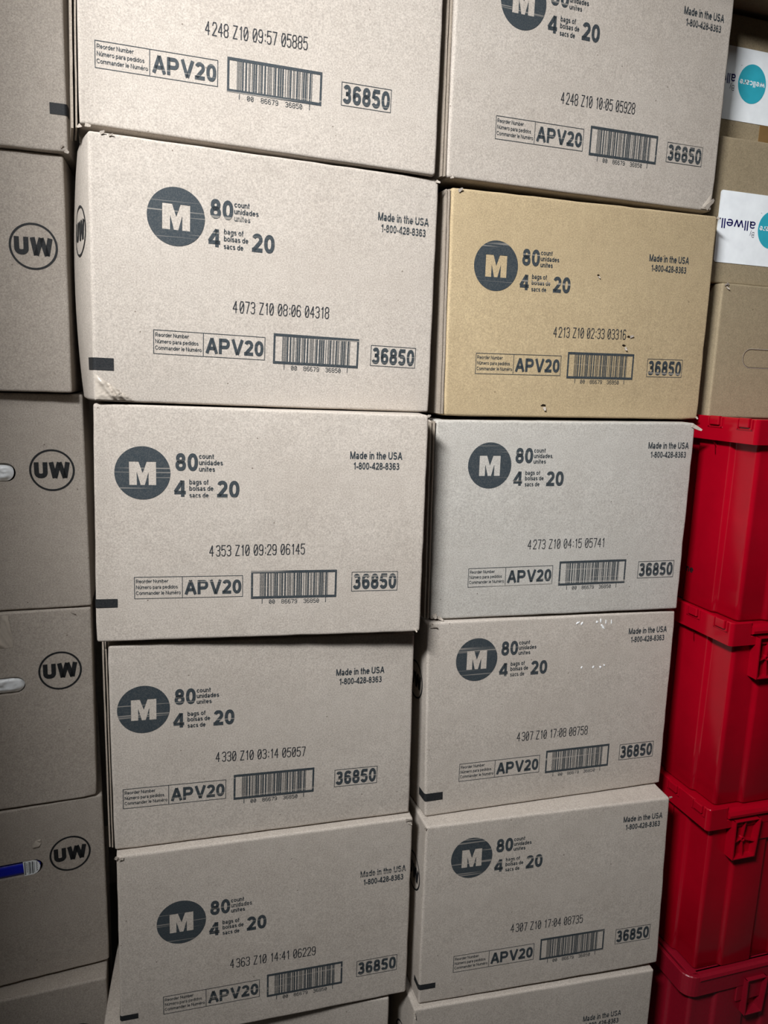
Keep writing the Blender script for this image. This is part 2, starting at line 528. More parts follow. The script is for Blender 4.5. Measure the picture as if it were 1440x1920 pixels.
# ---------------------------------------------------------------- cartons
class Carton:
    """a closed corrugated carton: W wide, H high, D deep; fq = the four front corners as pressed out of square"""

    def __init__(self, W, H, D, fq=None, bl=0.003, br=0.003, x0=0.0, r=0.0035, seed=0, tilt=None, back=None):
        self.W, self.H, self.D, self.x0, self.bl, self.br, self.r = W, H, D, x0, bl, br, r
        self.fq = fq or [(0, 0), (W, 0), (W, H), (0, H)]
        self.seed = seed
        self.tilt = tilt or Matrix.Identity(4)          # lean of the front panel
        self.back = back or (0.0, H)                    # heights of the back edges

    def warp(self, x, y, z):
        W, H, D = self.W, self.H, self.D
        s, t, k = x / W, z / H, y / D
        q = self.fq
        fx = (1 - s) * (1 - t) * q[0][0] + s * (1 - t) * q[1][0] + s * t * q[2][0] + (1 - s) * t * q[3][0]
        fz = (1 - s) * (1 - t) * q[0][1] + s * (1 - t) * q[1][1] + s * t * q[2][1] + (1 - s) * t * q[3][1]
        f = self.tilt @ Vector((fx + self.x0, 0, fz))
        b = Vector((x + self.x0, D, self.back[0] + (self.back[1] - self.back[0]) * t))
        p = f.lerp(b, k)
        hump = 4 * k * (1 - k) * (0.7 + 1.2 * t * (1 - t))
        p.x += -self.bl * hump * (1 - s) + self.br * hump * s
        return p

    def shell(self):
        """rounded, slightly dented carton; faces marked 0 walls, 1 top flaps, 2 bottom flaps"""
        W, H, D, r = self.W, self.H, self.D, self.r
        dims = (W, D, H)

        def ticks(L, n):
            a = [0, r * 0.3, r * 0.65, r, r * 1.5]
            mid = [a[-1] + (L - 2 * a[-1]) * i / n for i in range(1, n)]
            return a + mid + [L - q for q in reversed(a)]
        T = (ticks(W, 18), ticks(D, 10), ticks(H, 14))
        bm = bmesh.new()
        vd = {}
        lay = bm.faces.layers.int.new('zone')

        def vert(i, j, k):
            key = (i, j, k)
            if key not in vd:
                p = Vector((T[0][i], T[1][j], T[2][k]))
                c = Vector([min(max(p[a], r), dims[a] - r) for a in range(3)])
                d = p - c
                if d.length > 1e-9:
                    p = c + d.normalized() * r * (max(abs(v) for v in d) / r)
                # dents along the edges, none on the middle of the panels
                e = sorted(min(p[a], dims[a] - p[a]) for a in range(3))
                wgt = max(0.0, 1 - e[1] / 0.02)
                if wgt > 0:
                    nv = noise.noise_vector(p * 55 + Vector((self.seed * 7.3, 1.7, 3.1)))
                    ctr = Vector((W / 2, D / 2, H / 2))
                    dirn = (ctr - p).normalized()
                    amt = 0.0016 * wgt * abs(nv.x) + (0.003 * abs(nv.y) * max(0, 1 - e[2] / 0.02) * wgt)
                    p = p + dirn * amt
                vd[key] = bm.verts.new(self.warp(p.x, p.y, p.z))
            return vd[key]
        nx, ny, nz = len(T[0]) - 1, len(T[1]) - 1, len(T[2]) - 1

        def quad(a, b, c, d, zone):
            f = bm.faces.new((vert(*a), vert(*b), vert(*c), vert(*d)))
            f[lay] = zone
        for i in range(nx):
            for k in range(nz):
                quad((i, 0, k), (i + 1, 0, k), (i + 1, 0, k + 1), (i, 0, k + 1), 0)
                quad((i, ny, k), (i, ny, k + 1), (i + 1, ny, k + 1), (i + 1, ny, k), 0)
            for j in range(ny):
                quad((i, j, 0), (i, j + 1, 0), (i + 1, j + 1, 0), (i + 1, j, 0), 2)
                quad((i, j, nz), (i + 1, j, nz), (i + 1, j + 1, nz), (i, j + 1, nz), 1)
        for j in range(ny):
            for k in range(nz):
                quad((0, j, k), (0, j, k + 1), (0, j + 1, k + 1), (0, j + 1, k), 0)
                quad((nx, j, k), (nx, j + 1, k), (nx, j + 1, k + 1), (nx, j, k + 1), 0)
        return bm, lay

    def build(self, parent, mat, hole=None):
        bm, lay = self.shell()
        obs = []
        for zone, name in ((0, 'body'), (1, 'top_flap'), (2, 'bottom_flap')):
            b2 = bm.copy()
            l2 = b2.faces.layers.int['zone']
            if zone == 0 and hole:
                # keep the shell closed so that the hand hole can be cut, then drop the flaps
                me = bpy.data.meshes.new('body')
                b2.to_mesh(me)
                b2.free()
                o = bpy.data.objects.new('body', me)
                COL.objects.link(o)
                hb = bmesh.new()
                stadium(hb, *hole)
                cut = link('cutter', hb, mat)
                md = o.modifiers.new('hand_hole', 'BOOLEAN')
                md.operation, md.object, md.solver = 'DIFFERENCE', cut, 'EXACT'
                dg = bpy.context.evaluated_depsgraph_get()
                me2 = bpy.data.meshes.new_from_object(o.evaluated_get(dg))
                bpy.data.objects.remove(o)
                bpy.data.objects.remove(cut)
                me2.materials.clear()
                b2 = bmesh.new()
                b2.from_mesh(me2)
                l2 = b2.faces.layers.int.get('zone')
                if l2:
                    bmesh.ops.delete(b2, geom=[f for f in b2.faces if f[l2] != 0], context='FACES')
                obs.append(link('body', b2, mat, parent, smooth=False))
                continue
            bmesh.ops.delete(b2, geom=[f for f in b2.faces if f[l2] != zone], context='FACES')
            obs.append(link(name, b2, mat, parent, smooth=True))
        bm.free()
        return obs

    def front(self, lift=0.0004):
        return lambda u, v: self.tilt @ Vector((u, -lift, v))

    def left_end(self, lift=0.0005):
        """print coordinates on the left end: u runs from the back towards the front edge (u = 0), so u is negative"""
        return lambda u, v: self.warp(0, -u, v) + Vector((-lift, 0, 0))


def stadium(bm, u0, u1, v, h, y0, y1, x_shift=0.0):
    """a level slot with round ends, from depth y0 to y1"""
    n = 10
    ring = []
    for i in range(n + 1):
        a = -math.pi / 2 + math.pi * i / n
        ring.append((u1 - h / 2 + h / 2 * math.cos(a), v + h / 2 * math.sin(a)))
    for i in range(n + 1):
        a = math.pi / 2 + math.pi * i / n
        ring.append((u0 + h / 2 + h / 2 * math.cos(a), v + h / 2 * math.sin(a)))
    A = [bm.verts.new((x, y0, z)) for x, z in ring]
    B = [bm.verts.new((x, y1, z)) for x, z in ring]
    m = len(ring)
    for i in range(m):
        bm.faces.new((A[i], A[(i + 1) % m], B[(i + 1) % m], B[i]))
    bm.faces.new(A[::-1])
    bm.faces.new(B)
    bmesh.ops.recalc_face_normals(bm, faces=bm.faces)


def place(x, y, z, yaw, ti, le):
    cy, sy, ct, st, cl, sl = math.cos(yaw), math.sin(yaw), math.cos(ti), math.sin(ti), math.cos(le), math.sin(le)

    def vec(u, w, v):
        U, V = u * cl + v * sl, -u * sl + v * cl
        Wd, V2 = w * ct + V * st, V * ct - w * st
        return Vector((U * cy - Wd * sy, U * sy + Wd * cy, V2))
    M = Matrix((vec(1, 0, 0), vec(0, 1, 0), vec(0, 0, 1))).transposed().to_4x4()
    M.translation = (x, y, z)
    return M


def wrap_mark(c, v0, v1, u_front, w_side, right=False):
    """a printed bar that runs from the front panel round the upright edge onto the end panel"""
    pr = Print(None)
    r, W = c.r, c.W
    path = [(u_front, -0.0005)] + [(u_front + (r - u_front) * i / 4, -0.0005) for i in range(1, 4)]
    for i in range(7):
        a = math.pi / 2 * i / 6
        path.append((r - (r + 0.0005) * math.sin(a), r - (r + 0.0005) * math.cos(a)))
    path += [(-0.0005, r + (w_side - r) * i / 4) for i in range(1, 5)]
    rows = []
    for x, y in path:
        col = []
        for v in (v0, v1):
            X = W - x if right else x
            base = c.warp(min(max(X, 0), W), max(y, 0), v)
            base.x += (X - min(max(X, 0), W))
            base.y += min(0, y)
            col.append(pr.bm.verts.new(base))
        rows.append(col)
    for a, b in zip(rows[:-1], rows[1:]):
        pr.bm.faces.new((a[0], b[0], b[1], a[1]))
    return pr


def flakes(parent, spots, mat, seed, name='torn_corner', tilt=None):
    """small curled shreds of liner at a burst corner"""
    rnd = random.Random(seed)
    for (x, y, z, ang, L, w) in spots:
        bm = bmesh.new()
        L, w = L * .6, w * .9
        n = 4
        rows = []
        for i in range(n + 1):
            t = i / n
            curl = 0.35 * L * t * t * rnd.uniform(0.6, 1.2)
            px = x + L * t * math.cos(ang)
            pz = z + L * t * math.sin(ang)
            ww = w * (1 - 0.5 * t * t) * rnd.uniform(0.75, 1.15)
            nx, nz = -math.sin(ang) * ww / 2, math.cos(ang) * ww / 2
            py = y - 0.0012 - curl
            rows.append((bm.verts.new((px + nx, py, pz + nz)), bm.verts.new((px - nx, py + 0.0006, pz - nz)),
                         bm.verts.new((px + nx, py + 0.0009, pz + nz)), bm.verts.new((px - nx, py + 0.0015, pz - nz))))
        for a, b in zip(rows[:-1], rows[1:]):
            bm.faces.new((a[0], a[1], b[1], b[0]))
            bm.faces.new((a[2], b[2], b[3], a[3]))
            bm.faces.new((a[0], b[0], b[2], a[2]))
            bm.faces.new((a[1], a[3], b[3], b[1]))
        bm.faces.new((rows[-1][0], rows[-1][1], rows[-1][3], rows[-1][2]))
        bm.faces.new((rows[0][0], rows[0][2], rows[0][3], rows[0][1]))
        for v in bm.verts:
            v.co = (tilt or Matrix.Identity(4)) @ v.co
        bmesh.ops.recalc_face_normals(bm, faces=bm.faces)
        link(name, bm, mat, parent)


def crumpled_tape(parent, c, u0, v0, u1, v1, axis, amp, seed, tri=None):
    """a patch of glossy tape puckered into ridges that run across direction AXIS"""
    n = 26
    bm = bmesh.new()
    g = {}
    ca, sa = math.cos(axis), math.sin(axis)
    for i in range(n + 1):
        for j in range(n + 1):
            u, v = u0 + (u1 - u0) * i / n, v0 + (v1 - v0) * j / n
            if tri and tri(i / n, j / n):
                continue
            s = (u - u0) * ca + (v - v0) * sa
            edge = min(i, j, n - i, n - j) / 4.0
            nz = noise.noise(Vector((u * 60, v * 60, seed)))
            rid = 1.5 * abs(noise.noise(Vector((s * 120 + nz * 0.5, seed * 3.7, 0)))) + 0.2 * abs(noise.noise(Vector((u * 260, v * 260, seed))))
            p = c.tilt @ Vector((u, 0, v))
            p.y -= 0.0004 + amp * rid * min(1, edge)
            g[i, j] = bm.verts.new(p)
    for i in range(n):
        for j in range(n):
            q = [g.get(k) for k in ((i, j), (i + 1, j), (i + 1, j + 1), (i, j + 1))]
            if all(q):
                bm.faces.new(q)
    return link('packing_tape', bm, M_TAPE, parent, smooth=True)


def glue_joint(parent, c, layers, z0, z1, depth=0.05, seed=1):
    """the maker's joint down the left front edge: raw edges of board lying one outside the other"""
    bm = bmesh.new()
    for xa, xb, y0 in layers:
        n = 16
        rows = []
        for i in range(n + 1):
            z = z0 + (z1 - z0) * i / n
            w = 0.0006 * noise.noise(Vector((z * 40, xa * 900, seed)))
            b = c.warp(0, 0, min(max(z, 0), c.H))
            rows.append([bm.verts.new((b.x + xa + w, y0, z)), bm.verts.new((b.x + xb + w, y0 + 0.0004, z)),
                         bm.verts.new((b.x + xb + w - c.bl * 0.5, y0 + depth, z)), bm.verts.new((b.x + xa + w - c.bl * 0.5, y0 + depth, z))])
        for a, b in zip(rows[:-1], rows[1:]):
            for k in range(4):
                bm.faces.new((a[k], a[(k + 1) % 4], b[(k + 1) % 4], b[k]))
        bm.faces.new(rows[0][::-1])
        bm.faces.new(rows[-1])
    bmesh.ops.recalc_face_normals(bm, faces=bm.faces)
    return link('glue_joint', bm, M_FLUTE, parent)


def M_rings(cu, cv, R):
    n = 56
    out = [(cu + R * math.cos(2 * math.pi * i / n), cv + R * math.sin(2 * math.pi * i / n)) for i in range(n)]
    P = [(0, 0), (0, 32), (12.4, 32), (17.6, 16.5), (22.8, 32), (35.2, 32), (35.2, 0), (25.2, 0), (25.2, 18), (20.4, 0), (14.8, 0), (10.0, 18), (10.0, 0)]
    k = 0.001
    mm = [(cu + (x - 17.6) * k, cv - 0.0004 + (y - 16) * k) for x, y in P]
    return [out, mm[::-1]]


ITF = {'0': '00110', '1': '10001', '2': '01001', '3': '11000', '4': '00101', '5': '10100', '6': '01100', '7': '00011', '8': '10010', '9': '01010'}


def itf_bars(digits):
    seq = [(1, 0), (0, 0), (1, 0), (0, 0)]
    for a, b in zip(digits[::2], digits[1::2]):
        for x, y in zip(ITF[a], ITF[b]):
            seq += [(1, x == '1'), (0, y == '1')]
    seq += [(1, 1), (0, 0), (1, 0)]
    x, out = 0.0, []
    for bar, wide in seq:
        w = 2.6 if wide else 1.0
        if bar:
            out.append((x, x + w))
        x += w
    return [(a / x, b / x) for a, b in out]


BARS = itf_bars('00086679368501')
B = 22


def print_front(parent, c, off, lot, lot_at, mark=None, upper=True, made=True, lower=True, lot_h=0.0148):
    """everything flexo-printed and ink-jetted on the case's front panel"""
    put = c.front()
    (cu, cv), (mu, mv), (ru, rv), (iu, iv) = [(off[i], off[i + 1]) for i in (0, 2, 4, 6)]
    if upper:
        x, y = 0.0827 + cu, 0.2398 + cv
        pr = Print(put)
        pr.outline(M_rings(x, y, 0.0364))
        pr.done('size_emblem', M_INK, parent)
        pr = Print(put)
        for s, a, b, base, cap, bold in (
                ('80', .0431, .0730, .0035, .0245, B), ('count', .0744, .0944, .0207, .0070, 18), ('unidades', .0744, .1066, .0120, .0070, 18),
                ('unites', .0744, .0959, .0030, .0070, 18), ('4', .0415, .0565, -.0322, .0225, B), ('bags of', .0614, .0872, -.0150, .0070, 18),
                ('bolsas de', .0614, .0937, -.0238, .0070, 18), ('sacs de', .0614, .0872, -.0335, .0070, 18), ('20', .0988, .1293, -.0333, .0240, B)):
            pr.text(s, x + a, x + b, y + base, cap, bold)
        pr.done('count_lettering', M_INK, parent)
    if made:
        x, y = 0.3965 + mu, 0.2712 + mv
        pr = Print(put)
        pr.text('Made in the USA', x - .0385, x + .0385, y - .0055, .0108, 19)
        pr.text('1-800-428-8363', x - .0337, x + .0346, y - .0206, .0103, 19)
        pr.done('origin_lettering', M_INK, parent)
    if lower:
        pr = Print(put)
        t = 0.0008
        pr.frame(.0530 + ru, .0600 + rv, .2014 + ru, .0916 + rv, t)
        pr.rect(.1172 + ru, .0600 + rv + t, .1180 + ru, .0916 + rv - t)
        for s, a, b, base in (('Reorder Number', .0555, .0984, .0826), ('N\u00famero para pedidos', .0555, .1112, .0742), ('Commander le Num\u00e9ro', .0552, .1155, .0658)):
            pr.text(s, a + ru, b + ru, base + rv, .0052, 15)
        pr.text('APV20', .1206 + ru, .1992 + ru, .0650 + rv, .0206, B)
        pr.done('reorder_panel', M_INK, parent)
        pr = Print(put)
        pr.frame(.2129 + ru, .0564 + rv, .3369 + ru, .0978 + rv, .0027, .0036)
        for a, b in BARS:
            pr.rect(.2254 + .0983 * a + ru, .0600 + rv, .2254 + .0983 * b + ru, .0942 + rv)
        pr.strokes('00   86679   36850', .2390 + ru, .3110 + ru, .0517 + rv, .0517 + rv, .0056, .0007)
        pr.rect(.2283 + ru, .0490 + rv, .2292 + ru, .0564 + rv)
        pr.rect(.3206 + ru, .0490 + rv, .3215 + ru, .0564 + rv)
        pr.done('barcode', M_INK, parent)
        pr = Print(put)
        pr.frame(.3606 + iu, .0625 + iv, .4306 + iu, .0921 + iv, t)
        pr.text('36850', .3628 + iu, .4286 + iu, .0655 + iv, .0236, B)
        pr.done('item_number', M_INK, parent)
    if lot:
        pr = Print(put)
        (a, b), (d, e) = lot_at
        pr.strokes(lot[0] + '\u2009' + lot[1:], a, d, b, e, lot_h, 0.00125)
        pr.done('lot_code', M_INKJET, parent)
    if mark:
        wrap_mark(c, *mark).done('corner_mark', M_INKSOLID, parent)


def end_logo(parent, put, u, v):
    pr = Print(put)
    pr.ring(u, v, 0.0322, 0.0293)
    pr.text('UW', u - .0253, u + .0253, v - .0122, .0246, 29)
    pr.done('end_emblem', M_INKSOLID, parent)


W0, D0 = 0.4642, 0.305

# pose (left or near-corner foot, height, turn, tips), front outline and printing offsets of every case
CASES = {
    'A1': dict(x=-0.0739, y=1.076, z=1.666, yaw=-0.0204, ti=-0.0107, le=0.0149, H=0.33, fq=[(-0.0011, 0.0029), (0.4702, -0.0026), (0.4642, 0.33), (0.0, 0.33)], off=[0.0, 0.0, 0.0, 0.0, -0.0348, 0.009, -0.0318, 0.0076]),
    'A2': dict(x=-0.0655, y=1.0659, z=1.3284, yaw=0.0276, ti=-0.0097, le=0.0162, H=0.3329, fq=[(-0.0005, -0.0005), (0.4731, 0.0016), (0.4657, 0.3343), (-0.0044, 0.3306)], off=[0.0188, 0.0012, 0.0183, 0.0027, 0.0203, 0.005, 0.0151, 0.0038]),
    'A3': dict(x=-0.0719, y=1.069, z=0.9935, yaw=-0.0845, ti=0.0114, le=0.0034, H=0.3309, fq=[(-0.0018, 0.0012), (0.4654, 0.0006), (0.4633, 0.3295), (0.0019, 0.3313)], off=[-0.0192, -0.0003, -0.0095, -0.0021, -0.0028, 0.0028, -0.0044, 0.0047]),
    'A4': dict(x=-0.0618, y=1.0771, z=0.668, yaw=-0.0314, ti=-0.0054, le=0.0091, H=0.3186, fq=[(0.0045, -0.0027), (0.4629, 0.0054), (0.4542, 0.316), (0.0, 0.3186)], off=[-0.0352, -0.0202, -0.0277, -0.0127, -0.0358, 0.0054, -0.0268, 0.0034]),
    'A5': dict(x=-0.0555, y=1.0629, z=0.3365, yaw=-0.0299, ti=0.0032, le=-0.0034, H=0.3296, fq=[(0.0, 0.0), (0.4613, 0.0024), (0.46, 0.3296), (0.002, 0.3291)], off=[0.0102, -0.0351, 0.0157, -0.0304, 0.0108, -0.0116, 0.0112, -0.0111]),
    'B1': dict(x=0.419, y=1.0721, z=1.6556, yaw=0.0433, ti=-0.0243, le=-0.0126, H=0.33, fq=[(-0.0038, 0.0027), (0.4741, -0.0014), (0.4642, 0.33), (0.0, 0.33)], off=[0.0189, 0.006, 0.0194, 0.0104, 0.0158, 0.002, 0.0108, 0.0019]),
    'B2': dict(x=0.4357, y=1.0814, z=1.3159, yaw=0.0124, ti=-0.0063, le=-0.015, H=0.3325, fq=[(-0.0019, 0.002), (0.4693, -0.002), (0.4693, 0.3307), (-0.0037, 0.3322)], off=[-0.0102, -0.0127, -0.0152, -0.0141, -0.007, 0.0067, -0.0041, 0.006]),
    'B3': dict(x=0.4216, y=1.0782, z=0.9908, yaw=-0.05, ti=0.0099, le=-0.0081, H=0.3224, fq=[(0.005, 0.0024), (0.4587, -0.0017), (0.4601, 0.3225), (0.0018, 0.3212)], off=[0.0104, 0.0112, 0.0151, 0.0133, 0.0126, -0.006, 0.0125, -0.0052]),
    'B4': dict(x=0.4204, y=1.0627, z=0.6583, yaw=-0.0195, ti=0.0224, le=0.0002, H=0.3318, fq=[(0.0073, -0.0018), (0.4621, 0.0003), (0.4621, 0.3299), (-0.0014, 0.3336)], off=[0.0035, 0.0268, 0.0109, 0.0267, 0.012, -0.0048, 0.0096, -0.0032]),
    'B5': dict(x=0.4188, y=1.0315, z=0.3281, yaw=-0.0604, ti=0.0166, le=-0.0054, H=0.3303, fq=[(0.0023, -0.0003), (0.4615, 0.0), (0.4542, 0.3339), (0.0036, 0.3281)], off=[0.0029, 0.0231, 0.0068, 0.0276, 0.0089, -0.0085, 0.0079, -0.0078]),
    'B6': dict(x=0.4062, y=1.0228, z=0.0, yaw=-0.0548, ti=0.0058, le=0.0106, H=0.328, fq=[(0.0, 0.0), (0.4642, 0.0), (0.4611, 0.3279), (0.0021, 0.328)], off=[0.0, 0.0, -0.0339, -0.0213, 0.0, 0.0, 0.0, 0.0]),
    'C1': dict(x=-0.0996, y=1.2133, z=1.6654, yaw=-0.0269, ti=0.0006, le=-0.0007, H=0.33, fq=None, off=[0.0, 0.0]),
    'C2': dict(x=-0.1063, y=1.2229, z=1.3322, yaw=-0.0286, ti=0.0004, le=-0.0021, H=0.333, fq=None, off=[0.0049, -0.0144]),
    'C3': dict(x=-0.0906, y=1.2452, z=0.9939, yaw=0.0031, ti=-0.0004, le=-0.009, H=0.3361, fq=None, off=[0.0011, 0.0003]),
    'C4': dict(x=-0.0913, y=1.2481, z=0.661, yaw=0.0652, ti=-0.0003, le=0.0004, H=0.3312, fq=None, off=[-0.0003, 0.0087]),
    'C5': dict(x=-0.08, y=1.2579, z=0.336, yaw=0.0902, ti=-0.0123, le=-0.0124, H=0.3236, fq=None, off=[-0.0056, 0.0054]),
    'C6': dict(x=-0.0825, y=1.2236, z=0.004, yaw=0.0424, ti=-0.0006, le=-0.0021, H=0.3314, fq=None, off=[0.0, 0.0]),
}
LOTS = {
    'A1': ('4248 Z10 09:57 05885', ((.1503, .1358), (.2806, .1383))), 'A2': ('4073 Z10 08:06 04318', ((.1769, .1338), (.3104, .1358))),
    'A3': ('4353 Z10 09:29 06145', ((.1522, .1303), (.2858, .1321))), 'A4': ('4330 Z10 03:14 05057', ((.1504, .1350), (.2857, .1318))),
    'A5': ('4363 Z10 14:41 06229', ((.1662, .1173), (.3016, .1149))), 'B1': ('4248 Z10 10:05 05928', ((.1737, .1310), (.3042, .1330))),
    'B2': ('4213 Z10 02:33 03316', ((.1778, .1342), (.3102, .1350))), 'B3': ('4273 Z10 04:15 05741', ((.1668, .1218), (.3053, .1217))),
    'B4': ('4307 Z10 17:08 08758', ((.1678, .1240), (.3021, .1232))), 'B5': ('4307 Z10 17:04 08735', ((.1642, .1190), (.3000, .1168))),
}
# height of the corner bar, its ends on the front and on the end panel
MARKS = {'A2': (.0407, .0566, .0243, .022), 'A3': (.0504, .0626, .029, .022), 'A5': (.0505, .0594, .0265, .022), 'B4': (.0280, .0415, .0317, .024), 'B5': (.0285, .0385, .0292, .024)}
BULGE = {'A1': .014, 'A2': .027, 'A4': .010}
LABELS = {
    'A1': 'grey-brown printed carton at the top of the middle stack',
    'A2': 'printed carton second from the top of middle stack, crumpled tape at its lower corner',
    'A3': 'printed carton third from the top of middle stack, jutting over the one beneath',
    'A4': 'printed carton fourth from the top of middle stack, shadowed by the one above',
    'A5': 'printed carton second from the floor in the middle stack',
    'A6': 'lowest carton of the middle stack, shifted sideways so that only a corner shows',
    'B1': 'grey-brown printed carton at the top of the stack beside the red totes',
    'B2': 'tan printed carton with small punctures, the only tan one facing the front',
    'B3': 'greyest printed carton, directly under the tan carton',
    'B4': 'printed carton with white residue specks, third from the floor beside the red totes',
    'B5': 'printed carton second from the floor beside the red totes, its top flaps partly showing',
    'B6': 'lowest printed carton beside the red totes, mostly cut off by the picture edge',
    'C1': 'end-on carton at the top of the shaded stack, with a black bar at its corner',
    'C2': 'end-on carton second from the top of the shaded stack, circled letters but no hole',
    'C3': 'end-on carton third from the top of the shaded stack, white film in its hand hole',
    'C4': 'end-on carton with puckered clear tape above its hand hole full of white film',
    'C5': 'end-on carton with a blue wrapper showing in its hand hole',
    'C6': 'lowest end-on carton of the shaded stack, mostly cut off by the picture edge',
}
CASES['B1']['fq'][2:] = [(.4716, .33), (-.003, .33)]
CASES['A6'] = dict(x=-0.085, y=1.0985, z=0.0, yaw=-0.100, ti=0.0, le=0.0, H=0.3350, fq=None, off=[0] * 8)

ROOTS, SHAPES = {}, {}


def corner_world(key, i):
    q = CASES[key]
    x0, w = (-D0, D0) if key[0] == 'C' else (0, W0)
    fq = q['fq'] or [(0, 0), (w, 0), (w, q['H']), (0, q['H'])]
    return place(q['x'], q['y'], q['z'], q['yaw'], q['ti'], q['le']) @ Vector((fq[i][0] + x0, 0, fq[i][1]))


# where one case rests on the next: one level per joint at the back; front edges may not cross
LEVEL, NUDGE = {}, {}
for col in 'ABC':
    keys = sorted(k for k in CASES if k[0] == col)
    for up, low in zip(keys[:-1], keys[1:]):
        zb = [corner_world(up, 0).z, corner_world(up, 1).z]
        zt = [corner_world(low, 3).z, corner_world(low, 2).z]
        NUDGE[up, 'b'], NUDGE[low, 't'] = [0, 0], [0, 0]
        for e in (0, 1):
            gap = zb[e] - zt[e] - .0012
            if gap < 0:
                NUDGE[up, 'b'][e], NUDGE[low, 't'][e] = -gap / 2, gap / 2
        zz = [zb[e] + NUDGE[up, 'b'][e] for e in (0, 1)] + [zt[e] + NUDGE[low, 't'][e] for e in (0, 1)]
        LEVEL[up, 'b'] = sum(zz) / 4 + .0003
        LEVEL[low, 't'] = sum(zz) / 4 - .0003
    LEVEL[keys[-1], 'b'] = 0.0
    LEVEL[keys[0], 't'] = CASES[keys[0]]['z'] + .33
CASES['A6']['z'] = CASES['B6']['z'] = CASES['C6']['z'] = 0.0

for seed, (key, q) in enumerate(sorted(CASES.items())):
    M = Matrix.Translation((q['x'], q['y'], LEVEL[key, 'b'])) @ Matrix.Rotation(q['yaw'], 4, 'Z')
    TILT = M.inverted() @ place(q['x'], q['y'], q['z'], q['yaw'], q['ti'], q['le'])
    BACK = (0.0, LEVEL[key, 't'] - LEVEL[key, 'b'])
    nb, nt_ = NUDGE.get((key, 'b'), (0, 0)), NUDGE.get((key, 't'), (0, 0))
    wq = D0 if key[0] == 'C' else W0
    FQ = list(q['fq'] or [(0, 0), (wq, 0), (wq, q['H']), (0, q['H'])])
    for e, n_ in ((0, nb[0]), (1, nb[1]), (2, nt_[1]), (3, nt_[0])):
        FQ[e] = (FQ[e][0], FQ[e][1] + n_)
    if key[1] == '6':
        FQ[0], FQ[1] = (FQ[0][0], max(FQ[0][1], .012)), (FQ[1][0], max(FQ[1][1], .006))
    if key[0] == 'C':
        root = thing('cardboard_carton', LABELS[key], 'carton', M, 'cartons stacked end on')
        c = Carton(D0, q['H'], W0, FQ, 0.002, 0.002, x0=-D0, seed=seed, tilt=TILT, back=BACK)
        hole = {'C3': (-.205, -.1010, .2174, .0290), 'C4': (-.205, -.1009, .2118, .0293), 'C5': (-.206, -.0998, .2128, .0272)}.get(key)
        c.build(root, M_SIDE, (hole[0], hole[1], hole[2], hole[3], -0.02, 0.05) if hole else None)
        u, v = -.0492 + q['off'][0], .2199 + q['off'][1]
        end_logo(root, c.front(), u, v)
    else:
        root = thing('cardboard_carton', LABELS[key], 'carton', M, 'printed cartons stacked face on')
        c = Carton(W0, q['H'], D0, FQ, BULGE.get(key, .004), .003, seed=seed, tilt=TILT, back=BACK)
        mat = {'B2': M_TAN, 'B3': M_PALE}.get(key, M_CASE)
        c.build(root, mat)
        if key in LOTS or key == 'B6':
            lot, at = LOTS.get(key, (None, None))
            print_front(root, c, q['off'], lot, at, MARKS.get(key), lower=True, upper=True, made=True)
        end_logo(root, c.left_end(), -.0492, .2199)
    ROOTS[key], SHAPES[key] = root, c
wrap_mark(SHAPES['C1'], .0484, .0632, .0222, .02, right=True).done('corner_mark', M_INKSOLID, ROOTS['C1'])
for k in ('A1',):
    pass

# maker's joints: raw layered edges down one upright edge
glue_joint(ROOTS['A1'], SHAPES['A1'], [(-.0042, -.0022, .002), (-.0100, -.0072, .006)], .004, .326, .06, 1)
glue_joint(ROOTS['A4'], SHAPES['A4'], [(-.0036, -.0018, .002), (-.0078, -.0058, .004)], .004, .312, .05, 2)
glue_joint(ROOTS['B1'], SHAPES['B1'], [(-.0036, -.0014, .001), (-.0075, -.0055, .003)], .004, .326, .05, 3)
glue_joint(ROOTS['B2'], SHAPES['B2'], [(-.0036, -.0014, .001), (-.0070, -.0052, .003)], .004, .328, .05, 4)
glue_joint(ROOTS['B3'], SHAPES['B3'], [(-.0044, -.0022, .001), (-.0095, -.0072, .003)], .004, .318, .05, 5)

